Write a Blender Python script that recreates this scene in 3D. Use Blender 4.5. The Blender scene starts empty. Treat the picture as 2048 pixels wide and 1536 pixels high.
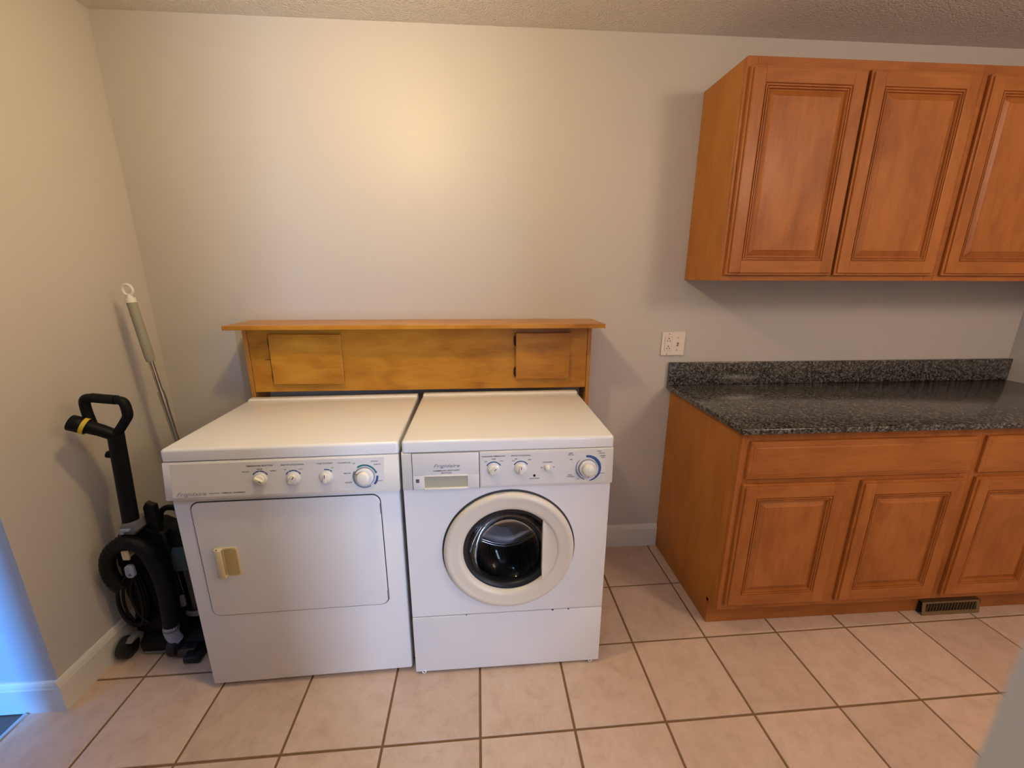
import bpy, bmesh, math, random
from mathutils import Vector, Matrix
random.seed(7)
PI = math.pi
SC = bpy.context.scene
COL = SC.collection

# ------------------------------------------------------------------ camera
cam_d = bpy.data.cameras.new('camera'); cam = bpy.data.objects.new('camera', cam_d); COL.objects.link(cam)
SC.camera = cam
CP = Vector((0.1387, -1.9236, 1.4312)); PIT, YAW, ROLL = -0.2558, -0.0694, 0.0024
F = Vector((-math.sin(YAW)*math.cos(PIT), math.cos(YAW)*math.cos(PIT), math.sin(PIT)))
R0 = Vector((math.cos(YAW), math.sin(YAW), 0)); U0 = R0.cross(F)
Rv = R0*math.cos(ROLL)+U0*math.sin(ROLL); Uv = -R0*math.sin(ROLL)+U0*math.cos(ROLL)
cam.matrix_world = Matrix(((Rv.x, Uv.x, -F.x, CP.x), (Rv.y, Uv.y, -F.y, CP.y), (Rv.z, Uv.z, -F.z, CP.z), (0, 0, 0, 1)))
cam_d.sensor_fit = 'HORIZONTAL'; cam_d.sensor_width = 36.0; cam_d.lens = 36.0*822.08/2048.0
cam_d.clip_start = 0.02
cam_d.dof.use_dof = True; cam_d.dof.focus_distance = 1.55; cam_d.dof.aperture_fstop = 3.8

# ------------------------------------------------------------------ world, lights, exposure
w = bpy.data.worlds.new('world'); SC.world = w; w.use_nodes = True
w.node_tree.nodes['Background'].inputs[0].default_value = (0.55, 0.7, 1.0, 1)
w.node_tree.nodes['Background'].inputs[1].default_value = 0.6
SC.view_settings.view_transform = 'Standard'; SC.view_settings.look = 'None'
SC.view_settings.gamma = 1.0; SC.view_settings.use_curve_mapping = False
SC.view_settings.exposure = 0.0

def area(name, loc, power, w_, h_, rot):
    d = bpy.data.lights.new(name, 'AREA'); d.energy = max(power); d.color = [c/max(power) for c in power]; d.shape = 'RECTANGLE'; d.size = w_; d.size_y = h_
    o = bpy.data.objects.new(name, d); COL.objects.link(o); o.location = loc; o.rotation_euler = rot
def bulb(name, loc, power, r):
    d = bpy.data.lights.new(name, 'POINT'); d.energy = max(power); d.color = [c/max(power) for c in power]; d.shadow_soft_size = r
    o = bpy.data.objects.new(name, d); COL.objects.link(o); o.location = loc
# watts per colour channel
P_LAUNDRY = (24.3, 17.6, 7.7)
P_HALL = (2.4, 4.4, 7.2)
P_KITCHEN = (41.5, 31, 23.5)
P_DAY_KITCHEN = (60, 77, 115)
P_DAY_HALL = (16.4, 73, 231)
# globe lamps just below the ceiling: two warm, hall one bluish for ambient light
bulb('ceiling_lamp_laundry', (-0.22, -0.92, 2.20), P_LAUNDRY, 0.045)
bulb('ceiling_lamp_hall', (-0.12, -1.85, 2.22), P_HALL, 0.07)
bulb('ceiling_lamp_kitchen', (2.15, -2.12, 2.22), P_KITCHEN, 0.24)
# daylight: a window beyond the kitchen doorway, and one in the hall on the left
area('window_light_kitchen', (2.1, -4.2, 1.25), P_DAY_KITCHEN, 0.55, 1.9, (PI/2, 0, math.radians(25)))
area('window_light_hall', (-2.30, -3.40, 1.25), P_DAY_HALL, 0.9, 1.5, (PI/2, 0, -0.25))

# ------------------------------------------------------------------ helpers
def link(name, me, mat=None, parent=None, loc=None):
    o = bpy.data.objects.new(name, me); COL.objects.link(o)
    if mat:
        for m in (mat if isinstance(mat, (list, tuple)) else [mat]): me.materials.append(m)
    if parent: o.parent = parent
    if loc: o.location = loc
    return o
def obj(name, bm, mat=None, parent=None, loc=None, smooth=None):
    bmesh.ops.recalc_face_normals(bm, faces=bm.faces)
    me = bpy.data.meshes.new(name); bm.to_mesh(me); bm.free()
    if smooth is not None:
        me.shade_smooth()
        me.set_sharp_from_angle(angle=math.radians(smooth))
    return link(name, me, mat, parent, loc)
def thing(name, label, cat, loc=(0, 0, 0), rz=0, group=None):
    o = bpy.data.objects.new(name, None); COL.objects.link(o); o.empty_display_size = 0.05
    o.location = loc; o.rotation_euler = (0, 0, rz); o['label'] = label; o['category'] = cat
    if group: o['group'] = group
    return o
def tag(o, label, cat, group=None):
    o['label'] = label; o['category'] = cat
    if group: o['group'] = group
    return o
def struct(name, bm, mat, parent=None):
    o = obj(name, bm, mat, parent); o['kind'] = 'structure'; return o
def B(): return bmesh.new()
def box(bm, x0, x1, y0, y1, z0, z1, bev=0, seg=2, sel=None):
    r = bmesh.ops.create_cube(bm, size=1)
    vs = r['verts']
    for v in vs:
        v.co = Vector(((x0+x1)/2+v.co.x*(x1-x0), (y0+y1)/2+v.co.y*(y1-y0), (z0+z1)/2+v.co.z*(z1-z0)))
    if bev:
        es = {e for v in vs for e in v.link_edges}
        if sel: es = {e for e in es if sel(e)}
        bmesh.ops.bevel(bm, geom=list(es), offset=bev, segments=seg, profile=0.5, affect='EDGES', clamp_overlap=True)
    return bm
def prism(bm, pts, ax, d0, d1, bev=0, seg=2):
    """polygon pts (2D) extruded along axis ax ('x','y','z') from d0 to d1"""
    def mk(p, d): return {'x': (d, p[0], p[1]), 'y': (p[0], d, p[1]), 'z': (p[0], p[1], d)}[ax]
    a = [bm.verts.new(mk(p, d0)) for p in pts]; b = [bm.verts.new(mk(p, d1)) for p in pts]
    n = len(pts); fs = [bm.faces.new(a), bm.faces.new(b[::-1])]
    for i in range(n): fs.append(bm.faces.new((a[i], b[i], b[(i+1) % n], a[(i+1) % n])))
    bmesh.ops.recalc_face_normals(bm, faces=fs)
    if bev:
        es = set(fs[0].edges) | set(fs[1].edges)
        bmesh.ops.bevel(bm, geom=list(es), offset=bev, segments=seg, profile=0.5, affect='EDGES', clamp_overlap=True)
    return bm
def rrect(x0, x1, z0, z1, r, n=6):
    pts = []
    for cx, cz, a0 in ((x1-r, z1-r, 0), (x0+r, z1-r, 90), (x0+r, z0+r, 180), (x1-r, z0+r, 270)):
        for i in range(n+1):
            a = math.radians(a0+90*i/n); pts.append((cx+r*math.cos(a), cz+r*math.sin(a)))
    return pts
def lathe_y(bm, prof, cx, cz, seg=64, a0=0, a1=2*PI, cap=False):
    """profile of (radius, y) turned round the y axis through (cx, cz)"""
    full = abs(a1-a0-2*PI) < 1e-6; rings = []
    for r, y in prof:
        if r < 1e-6: rings.append([bm.verts.new((cx, y, cz))]); continue
        rings.append([bm.verts.new((cx+r*math.cos(a0+(a1-a0)*i/seg), y, cz+r*math.sin(a0+(a1-a0)*i/seg))) for i in range(seg if full else seg+1)])
    for A, Bq in zip(rings, rings[1:]):
        n = max(len(A), len(Bq)); m = n if full else n-1
        for i in range(m):
            j = (i+1) % n
            if len(A) == 1: bm.faces.new((A[0], Bq[i], Bq[j]))
            elif len(Bq) == 1: bm.faces.new((A[i], A[j], Bq[0]))
            else: bm.faces.new((A[i], A[j], Bq[j], Bq[i]))
    return bm
def smooth_path(pts, n=6, closed=False):
    P = [Vector(p) for p in pts]; out = []; m = len(P)
    for i in range(m if closed else m-1):
        g = (lambda k: P[k % m]) if closed else (lambda k: P[max(0, min(m-1, k))])
        p0, p1, p2, p3 = g(i-1), g(i), g(i+1), g(i+2)
        for k in range(n):
            t = k/n
            out.append(0.5*((2*p1)+(-p0+p2)*t+(2*p0-5*p1+4*p2-p3)*t*t+(-p0+3*p1-3*p2+p3)*t**3))
    if not closed: out.append(P[-1])
    return out
def tube(bm, pts, r, seg=12, closed=False, cap=True, rfun=None, flat=None):
    P = [Vector(p) for p in pts]; n = len(P); rings = []
    up = Vector((0, 1, 0))
    for i, p in enumerate(P):
        if closed: t = P[(i+1) % n]-P[i-1]
        else: t = P[min(n-1, i+1)]-P[max(0, i-1)]
        t.normalize()
        u = up-t*up.dot(t)
        if u.length < 1e-4: u = Vector((1, 0, 0))-t*t.x
        u.normalize(); v = t.cross(u)
        rr = rfun(i/(n-1 if n > 1 else 1)) if rfun else r
        ru, rv = (rr*flat, rr) if flat else (rr, rr)
        rings.append([bm.verts.new(p+u*ru*math.cos(2*PI*k/seg)+v*rv*math.sin(2*PI*k/seg)) for k in range(seg)])
    for i in range(n if closed else n-1):
        A, Bq = rings[i], rings[(i+1) % n]
        for k in range(seg): bm.faces.new((A[k], A[(k+1) % seg], Bq[(k+1) % seg], Bq[k]))
    if cap and not closed:
        bm.faces.new(rings[0][::-1]); bm.faces.new(rings[-1])
    return bm
def loops(bm, W, H, prof, x0=0, z0=0, yf=0, cap=True):
    """concentric rectangular loops: prof = (inset, depth behind the front plane yf)"""
    rs = []
    for s, d in prof:
        rs.append([bm.verts.new((x, yf+d, z)) for x, z in ((x0+s, z0+s), (x0+W-s, z0+s), (x0+W-s, z0+H-s), (x0+s, z0+H-s))])
    for A, Bq in zip(rs, rs[1:]):
        for i in range(4): bm.faces.new((A[i], A[(i+1) % 4], Bq[(i+1) % 4], Bq[i]))
    if cap: bm.faces.new(rs[-1])
    return bm
def text_into(bm, s, size, M, shear=0.0, align='LEFT', sx=1.0, bold=0.00012):
    """flat printed lettering, laid in the plane given by M (x right, y up, z out)"""
    c = bpy.data.curves.new('t', 'FONT'); c.body = s; c.size = size; c.shear = shear; c.align_x = align; c.align_y = 'CENTER'
    c.resolution_u = 2; c.offset = bold
    o = bpy.data.objects.new('t', c); COL.objects.link(o)
    bpy.context.view_layer.update()
    me = bpy.data.meshes.new_from_object(o.evaluated_get(bpy.context.evaluated_depsgraph_get()))
    me.transform(M @ Matrix.Diagonal((sx, 1, 1, 1)))
    bm.from_mesh(me)
    bpy.data.objects.remove(o); bpy.data.curves.remove(c); bpy.data.meshes.remove(me)

# ------------------------------------------------------------------ materials
def mat_base(name):
    m = bpy.data.materials.new(name); m.use_nodes = True
    return m, m.node_tree, m.node_tree.nodes['Principled BSDF']
def simple(name, col, rough=0.5, metal=0.0, spec=0.5, coat=0.0, bump=None):
    m, nt, b = mat_base(name)
    b.inputs['Base Color'].default_value = (*col, 1); b.inputs['Roughness'].default_value = rough
    b.inputs['Metallic'].default_value = metal; b.inputs['Specular IOR Level'].default_value = spec
    b.inputs['Coat Weight'].default_value = coat; b.inputs['Coat Roughness'].default_value = 0.12
    if bump:
        sc, st, dist = bump
        tc = nt.nodes.new('ShaderNodeTexCoord'); n = nt.nodes.new('ShaderNodeTexNoise'); n.inputs['Scale'].default_value = sc
        n.inputs['Detail'].default_value = 4
        bp = nt.nodes.new('ShaderNodeBump'); bp.inputs['Strength'].default_value = st; bp.inputs['Distance'].default_value = dist
        nt.links.new(tc.outputs['Object'], n.inputs['Vector']); nt.links.new(n.outputs['Fac'], bp.inputs['Height']); nt.links.new(bp.outputs['Normal'], b.inputs['Normal'])
    return m
def ramp(nt, stops):
    r = nt.nodes.new('ShaderNodeValToRGB'); e = r.color_ramp.elements
    while len(e) < len(stops): e.new(0.5)
    for k, (p, c) in zip(e, stops): k.position = p; k.color = (*c, 1)
    return r
def wood(name, dark, mid, light_, axis, rough=0.48, grain=1.0, coat=0.08, blotch=0.55):
    m, nt, b = mat_base(name); L = nt.links.new
    tc = nt.nodes.new('ShaderNodeTexCoord'); oi = nt.nodes.new('ShaderNodeObjectInfo')
    ad = nt.nodes.new('ShaderNodeVectorMath'); ad.operation = 'ADD'
    mu = nt.nodes.new('ShaderNodeMath'); mu.operation = 'MULTIPLY'; mu.inputs[1].default_value = 37.0
    L(oi.outputs['Random'], mu.inputs[0]); L(tc.outputs['Object'], ad.inputs[0]); L(mu.outputs[0], ad.inputs[1])
    def noise(scale, sc, detail, dist=0.0):
        mp = nt.nodes.new('ShaderNodeMapping'); s = [scale]*3; s['xyz'.index(axis)] = scale*sc
        mp.inputs['Scale'].default_value = s
        n = nt.nodes.new('ShaderNodeTexNoise'); n.inputs['Scale'].default_value = 1.0; n.inputs['Detail'].default_value = detail
        n.inputs['Distortion'].default_value = dist
        L(ad.outputs[0], mp.inputs['Vector']); L(mp.outputs[0], n.inputs['Vector']); return n
    fine = noise(170*grain, 0.07, 5, 0.3); mid_n = noise(30*grain, 0.22, 5, 0.9); big = noise(9, 0.45, 4, 0.6)
    mx = nt.nodes.new('ShaderNodeMix'); mx.data_type = 'FLOAT'; mx.inputs[0].default_value = 0.55
    L(fine.outputs['Fac'], mx.inputs[2]); L(mid_n.outputs['Fac'], mx.inputs[3])
    mx2 = nt.nodes.new('ShaderNodeMix'); mx2.data_type = 'FLOAT'; mx2.inputs[0].default_value = blotch
    L(mx.outputs[0], mx2.inputs[2]); L(big.outputs['Fac'], mx2.inputs[3])
    r = ramp(nt, [(0.30, dark), (0.5, mid), (0.72, light_)]); L(mx2.outputs[0], r.inputs[0])
    L(r.outputs[0], b.inputs['Base Color'])
    b.inputs['Roughness'].default_value = rough; b.inputs['Coat Weight'].default_value = coat; b.inputs['Coat Roughness'].default_value = 0.22; b.inputs['Specular IOR Level'].default_value = 0.35
    bp = nt.nodes.new('ShaderNodeBump'); bp.inputs['Strength'].default_value = 0.08; bp.inputs['Distance'].default_value = 0.001
    L(fine.outputs['Fac'], bp.inputs['Height']); L(bp.outputs['Normal'], b.inputs['Normal'])
    return m

M = {}
M['wall'] = simple('wall_paint', (0.56, 0.525, 0.485), 0.45, spec=0.35, bump=(240, 0.12, 0.0015))
def popcorn():
    m, nt, b = mat_base('popcorn_ceiling'); L = nt.links.new
    tc = nt.nodes.new('ShaderNodeTexCoord')
    v = nt.nodes.new('ShaderNodeTexVoronoi'); v.inputs['Scale'].default_value = 150; v.inputs['Randomness'].default_value = 1
    n = nt.nodes.new('ShaderNodeTexNoise'); n.inputs['Scale'].default_value = 110; n.inputs['Detail'].default_value = 6
    L(tc.outputs['Object'], v.inputs['Vector']); L(tc.outputs['Object'], n.inputs['Vector'])
    s = nt.nodes.new('ShaderNodeMath'); s.operation = 'SUBTRACT'; L(n.outputs['Fac'], s.inputs[0]); L(v.outputs['Distance'], s.inputs[1])
    bp = nt.nodes.new('ShaderNodeBump'); bp.inputs['Strength'].default_value = 0.7; bp.inputs['Distance'].default_value = 0.006
    L(s.outputs[0], bp.inputs['Height']); L(bp.outputs['Normal'], b.inputs['Normal'])
    b.inputs['Base Color'].default_value = (0.74, 0.70, 0.65, 1); b.inputs['Roughness'].default_value = 0.9
    return m
M['ceiling'] = popcorn()
def tile_mat():
    m, nt, b = mat_base('floor_tile'); L = nt.links.new
    tc = nt.nodes.new('ShaderNodeTexCoord'); oi = nt.nodes.new('ShaderNodeObjectInfo')
    mu = nt.nodes.new('ShaderNodeMath'); mu.operation = 'MULTIPLY'; mu.inputs[1].default_value = 50
    ad = nt.nodes.new('ShaderNodeVectorMath'); L(oi.outputs['Random'], mu.inputs[0]); L(tc.outputs['Object'], ad.inputs[0]); L(mu.outputs[0], ad.inputs[1])
    n = nt.nodes.new('ShaderNodeTexNoise'); n.inputs['Scale'].default_value = 15; n.inputs['Detail'].default_value = 9; n.inputs['Roughness'].default_value = 0.72; n.inputs['Distortion'].default_value = 0.45
    L(ad.outputs[0], n.inputs['Vector'])
    r = ramp(nt, [(0.30, (0.54, 0.39, 0.285)), (0.5, (0.645, 0.48, 0.36)), (0.70, (0.69, 0.54, 0.42))]); L(n.outputs['Fac'], r.inputs[0])
    hv = nt.nodes.new('ShaderNodeHueSaturation'); L(r.outputs[0], hv.inputs['Color'])
    mr = nt.nodes.new('ShaderNodeMapRange'); mr.inputs[3].default_value = 0.93; mr.inputs[4].default_value = 1.05; L(oi.outputs['Random'], mr.inputs[0]); L(mr.outputs[0], hv.inputs['Value'])
    L(hv.outputs[0], b.inputs['Base Color']); b.inputs['Roughness'].default_value = 0.38; b.inputs['Specular IOR Level'].default_value = 0.4
    bp = nt.nodes.new('ShaderNodeBump'); bp.inputs['Strength'].default_value = 0.12; bp.inputs['Distance'].default_value = 0.002
    L(n.outputs['Fac'], bp.inputs['Height']); L(bp.outputs['Normal'], b.inputs['Normal'])
    return m
M['tile'] = tile_mat()
M['grout'] = simple('grout', (0.22, 0.125, 0.055), 0.9, bump=(300, 0.3, 0.001))
M['trim'] = simple('trim_paint', (0.72, 0.69, 0.62), 0.35)
M['hallwood'] = wood('hall_floor_wood', (0.06, 0.045, 0.035), (0.11, 0.08, 0.06), (0.18, 0.14, 0.11), 'y', 0.4)
M['strip'] = simple('threshold_metal', (0.62, 0.60, 0.56), 0.35, 0.8)
MD, MM, ML = (0.26, 0.078, 0.013), (0.385, 0.126, 0.024), (0.48, 0.172, 0.038)
M['maple_v'] = wood('maple_upright_grain', MD, MM, ML, 'z')
M['maple_h'] = wood('maple_level_grain', MD, MM, ML, 'x')
M['maple_side'] = wood('maple_side_panel', (0.33, 0.114, 0.014), (0.42, 0.152, 0.021), (0.50, 0.195, 0.032), 'z', grain=0.6)
M['oak_h'] = wood('shelf_wood', (0.27, 0.095, 0.008), (0.46, 0.195, 0.018), (0.60, 0.29, 0.034), 'x', rough=0.34, blotch=0.6)
M['oak_y'] = wood('shelf_side_wood', (0.34, 0.14, 0.022), (0.46, 0.20, 0.04), (0.54, 0.26, 0.06), 'z', rough=0.34)
def granite():
    m, nt, b = mat_base('granite'); L = nt.links.new
    tc = nt.nodes.new('ShaderNodeTexCoord')
    v = nt.nodes.new('ShaderNodeTexVoronoi'); v.inputs['Scale'].default_value = 150
    n = nt.nodes.new('ShaderNodeTexNoise'); n.inputs['Scale'].default_value = 95; n.inputs['Detail'].default_value = 5; n.inputs['Roughness'].default_value = 0.7; n.inputs['Distortion'].default_value = 1.0
    L(tc.outputs['Object'], v.inputs['Vector']); L(tc.outputs['Object'], n.inputs['Vector'])
    sep = nt.nodes.new('ShaderNodeSeparateColor'); L(v.outputs['Color'], sep.inputs[0])
    mx = nt.nodes.new('ShaderNodeMix'); mx.data_type = 'FLOAT'; mx.inputs[0].default_value = 0.6; L(sep.outputs[0], mx.inputs[2]); L(n.outputs['Fac'], mx.inputs[3])
    r = ramp(nt, [(0.32, (0.012, 0.012, 0.011)), (0.47, (0.042, 0.041, 0.037)), (0.60, (0.105, 0.101, 0.092)), (0.78, (0.22, 0.215, 0.205))]); L(mx.outputs[0], r.inputs[0])
    L(r.outputs[0], b.inputs['Base Color']); b.inputs['Roughness'].default_value = 0.16; b.inputs['Specular IOR Level'].default_value = 0.55
    return m
M['granite'] = granite()
M['enamel'] = simple('white_enamel', (0.83, 0.825, 0.82), 0.28, spec=0.5, coat=0.3)
M['plastic'] = simple('almond_white_plastic', (0.76, 0.73, 0.66), 0.35)
M['print_face'] = simple('console_overlay', (0.72, 0.70, 0.67), 0.4)
M['cream'] = simple('cream_plastic', (0.74, 0.63, 0.38), 0.4)
M['doorring'] = simple('door_ring_plastic', (0.75, 0.675, 0.555), 0.35)
M['gap'] = simple('seam_shade', (0.05, 0.05, 0.055), 0.7)  # near-black colour for the shade inside seams and door gaps
M['greyedge'] = simple('grey_galvanised', (0.30, 0.30, 0.26), 0.5, 0.3)
M['ink'] = simple('grey_print', (0.06, 0.06, 0.07), 0.6)
M['blue'] = simple('blue_print', (0.03, 0.08, 0.26), 0.5)
M['teal'] = simple('teal_print', (0.03, 0.17, 0.20), 0.5)
M['greyprint'] = simple('light_grey_print', (0.22, 0.25, 0.32), 0.5)
M['clearknob'] = simple('knob_skirt', (0.74, 0.74, 0.74), 0.18, coat=0.6)
M['knob'] = simple('knob_plastic', (0.80, 0.76, 0.66), 0.25, coat=0.3)
M['black'] = simple('black_plastic', (0.0040, 0.0040, 0.0050), 0.5, spec=0.18)
M['blackmatte'] = simple('black_hose', (0.0050, 0.0050, 0.0060), 0.55, spec=0.2)
M['rubber'] = simple('dark_gasket_rubber', (0.014, 0.0145, 0.016), 0.4, spec=0.3)
M['chrome'] = simple('stainless_steel', (0.62, 0.63, 0.66), 0.16, 1.0)
M['steelpole'] = simple('brushed_steel', (0.50, 0.48, 0.44), 0.28, 1.0)
M['greygrip'] = simple('grey_grip', (0.30, 0.29, 0.24), 0.6, bump=(400, 0.2, 0.001))
M['whiteplastic'] = simple('white_plastic', (0.80, 0.77, 0.72), 0.4)
M['outlet'] = simple('outlet_plate', (0.80, 0.72, 0.64), 0.35)
M['yellow'] = simple('yellow_band', (0.62, 0.45, 0.03), 0.5)
M['bluegrey'] = simple('blue_grey_plastic', (0.30, 0.34, 0.46), 0.35)
M['lgrey'] = simple('light_grey_plastic', (0.17, 0.165, 0.17), 0.4)
M['tealcap'] = simple('dark_teal_foam', (0.035, 0.06, 0.075), 0.7)
M['tan'] = simple('tan_painted_metal', (0.20, 0.125, 0.055), 0.45)
M['slat'] = simple('brown_slat', (0.10, 0.062, 0.028), 0.5)
M['darkvoid'] = simple('dark_void', (0.012, 0.009, 0.007), 0.8)
M['hinge'] = simple('dark_bronze', (0.035, 0.022, 0.018), 0.4, 0.6)
def drum_mat():
    m, nt, b = mat_base('perforated_drum'); L = nt.links.new
    tc = nt.nodes.new('ShaderNodeTexCoord'); v = nt.nodes.new('ShaderNodeTexVoronoi'); v.inputs['Scale'].default_value = 75; v.inputs['Randomness'].default_value = 0.15
    L(tc.outputs['Object'], v.inputs['Vector'])
    r = ramp(nt, [(0.25, (0.01, 0.01, 0.01)), (0.4, (0.22, 0.22, 0.23))]); L(v.outputs['Distance'], r.inputs[0]); L(r.outputs[0], b.inputs['Base Color'])
    b.inputs['Metallic'].default_value = 0.9; b.inputs['Roughness'].default_value = 0.3
    return m
M['drum'] = drum_mat()
def glass(name, tint, fac, rough=0.02, refl=1.0):
    m, nt, b = mat_base(name); nt.nodes.remove(b); L = nt.links.new
    t = nt.nodes.new('ShaderNodeBsdfTransparent'); t.inputs[0].default_value = (*tint, 1)
    g = nt.nodes.new('ShaderNodeBsdfGlossy'); g.inputs['Roughness'].default_value = rough; g.inputs[0].default_value = (0.9, 0.9, 0.9, 1)
    f0 = nt.nodes.new('ShaderNodeFresnel'); f0.inputs[0].default_value = fac
    f = nt.nodes.new('ShaderNodeMath'); f.operation = 'MULTIPLY'; f.inputs[1].default_value = refl; L(f0.outputs[0], f.inputs[0])
    mx = nt.nodes.new('ShaderNodeMixShader'); L(f.outputs[0], mx.inputs[0]); L(t.outputs[0], mx.inputs[1]); L(g.outputs[0], mx.inputs[2])
    L(mx.outputs[0], nt.nodes['Material Output'].inputs[0])
    return m
M['glass'] = glass('door_glass', (0.80, 0.81, 0.84), 1.35, 0.03, 0.45)
M['cup'] = glass('smoky_cup', (0.42, 0.36, 0.33), 1.5, 0.05)

# ------------------------------------------------------------------ room shell
XL, XR, ZC, YO = -1.3043, 2.867, 2.3856, -0.7387
YF = -2.62
def sbox(name, *a, m='wall'):
    return struct(name, box(B(), *a), M[m])
sbox('wall_back', XL-0.1, XR+0.1, 0.0, 0.1, -0.05, ZC+0.02)
sbox('wall_left', XL-0.1, XL, YO+0.1, 0.0, -0.05, ZC+0.02)
sbox('wall_hall', -3.7, XL, YO, YO+0.1, -0.05, ZC+0.02)
sbox('wall_right', XR, XR+0.1, YF, 0.0, -0.05, ZC+0.02)
sbox('wall_doorway_unseen', -1.47, -1.425, -4.4, -1.0, -0.05, ZC+0.02)  # unseen wall by the threshold, added to keep hall daylight off the dryer
sbox('wall_far_left', -3.7, -3.6, -4.4, YO, -0.05, ZC+0.02)
sbox('wall_near', 0.300, 0.400, YF, -1.834, -0.05, ZC+0.02)
bm = B(); box(bm, 1.32, XR+0.1, YF-0.1, YF, -0.05, ZC+0.02); box(bm, 0.400, 1.32, YF-0.1, YF, 2.08, ZC+0.02)
struct('wall_kitchen_unseen', bm, M['wall'])  # unseen wall added so its doorway cuts the daylight to a stripe
bm = B(); box(bm, -3.7, 0.5, -4.4, -4.3, -0.05, ZC+0.02); box(bm, 0.40, 0.5, -4.3, YF, -0.05, ZC+0.02)
struct('wall_hall_end', bm, M['wall'])
sbox('ceiling', -3.7, XR+0.1, -4.4, 0.1, ZC, ZC+0.08, m='ceiling')

# floor: grout bed, every tile its own piece
T, JW = 0.3082, 0.0080
TX, TY, TR = 0.7167, -0.3062, 0.0132
fl = B(); box(fl, -1.4180, XR, -4.4, 0.0, -0.05, -0.0035)
floor = struct('floor', fl, M['grout'])
def clip(poly, ax, lim, keep_less):
    out = []; n = len(poly); ins = (lambda p: p[ax] <= lim+1e-9) if keep_less else (lambda p: p[ax] >= lim-1e-9)
    for i in range(n):
        a, b = poly[i], poly[(i+1) % n]
        if ins(a): out.append(a)
        if ins(a) != ins(b):
            t = (lim-a[ax])/(b[ax]-a[ax]); out.append((a[0]+(b[0]-a[0])*t, a[1]+(b[1]-a[1])*t))
    return out
def tile_mesh(poly):
    cx = sum(p[0] for p in poly)/len(poly); cy = sum(p[1] for p in poly)/len(poly)
    n = len(poly); vs = []
    def ring(ins, z):
        for p in poly:
            dx, dy = p[0]-cx, p[1]-cy; l = math.hypot(dx, dy) or 1; k = max(0.2, 1-ins*1.4/l); vs.append((dx*k, dy*k, z))
    ring(0, -0.008); ring(0, -0.0018); ring(0.0006, -0.0006); ring(0.0018, 0.0)
    fs = []
    for k in range(3):
        for i in range(n): fs.append((k*n+i, k*n+(i+1) % n, (k+1)*n+(i+1) % n, (k+1)*n+i))
    fs.append(tuple(range(3*n, 4*n)))
    me = bpy.data.meshes.new('tile'); me.from_pydata(vs, [], fs); me.update(); return me, cx, cy
c, s = math.cos(TR), math.sin(TR); full = None
for j in range(-2, 8):
    for i in range(-8, 8):
        h = (T-JW)/2; poly = []
        for dx, dy in ((-h, -h), (h, -h), (h, h), (-h, h)):
            a, b_ = (i+0.5)*T+dx, -(j+0.5)*T+dy; poly.append((TX+c*a-s*b_, TY+s*a+c*b_))
        cy = sum(p[1] for p in poly)/4; cx = sum(p[0] for p in poly)/4
        xl = XL if cy > YO else -1.4150
        q = clip(clip(clip(poly, 1, -0.001, True), 0, xl+0.001, False), 0, XR-0.001, True)
        if len(q) < 3: continue
        ar = abs(sum(q[k][0]*q[(k+1) % len(q)][1]-q[(k+1) % len(q)][0]*q[k][1] for k in range(len(q))))/2
        if ar < 0.0006: continue
        whole = ar > (2*h)**2*0.999
        if whole and full: me, pcx, pcy = full, cx, cy
        else:
            me, pcx, pcy = tile_mesh(q); me.materials.append(M['tile'])
            if whole: full = me
        o = link('tile', me, None, floor, (pcx, pcy, random.uniform(-0.0003, 0.0003)))
# hall floor boards and the metal threshold strip
hf = struct('floor_hall', box(B(), -3.7, -1.4180, -4.4, YO, -0.05, -0.016), M['darkvoid'])
pm = box(B(), -0.0595, 0.0595, -1.2, 1.2, -0.012, 0.0, 0.0012, 1)
me = bpy.data.meshes.new('plank'); pm.to_mesh(me); pm.free(); me.materials.append(M['hallwood'])
for k in range(6):
    for r in range(2): link('plank', me, None, hf, (-1.484-k*0.12, -1.945-0.003-r*2.402, -0.004))
struct('trim_1', prism(B(), [(-1.4245, 0.0), (-1.4235, 0.005), (-1.418, 0.007), (-1.412, 0.005), (-1.409, 0.0), (-1.412, -0.004), (-1.42, -0.004)], 'y', -2.6, YO-0.018), M['strip'])
# baseboards: moulded profile
def bb_prof(h, t=0.0145): return [(0, 0), (t, 0), (t, h-0.024), (t-0.002, h-0.019), (t-0.0035, h-0.012), (t-0.007, h-0.004), (t-0.010, h), (0, h)]
struct('baseboard_back', prism(B(), [(-a, z) for a, z in bb_prof(0.129)], 'x', XL, 1.0655), M['trim'])
struct('baseboard_left', prism(B(), [(XL+a, z) for a, z in bb_prof(0.122)], 'y', YO-0.0145, -0.0145), M['trim'])
struct('baseboard_hall', prism(B(), [(YO-a, z) for a, z in bb_prof(0.118)], 'x', -3.6, XL), M['trim'])

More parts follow.
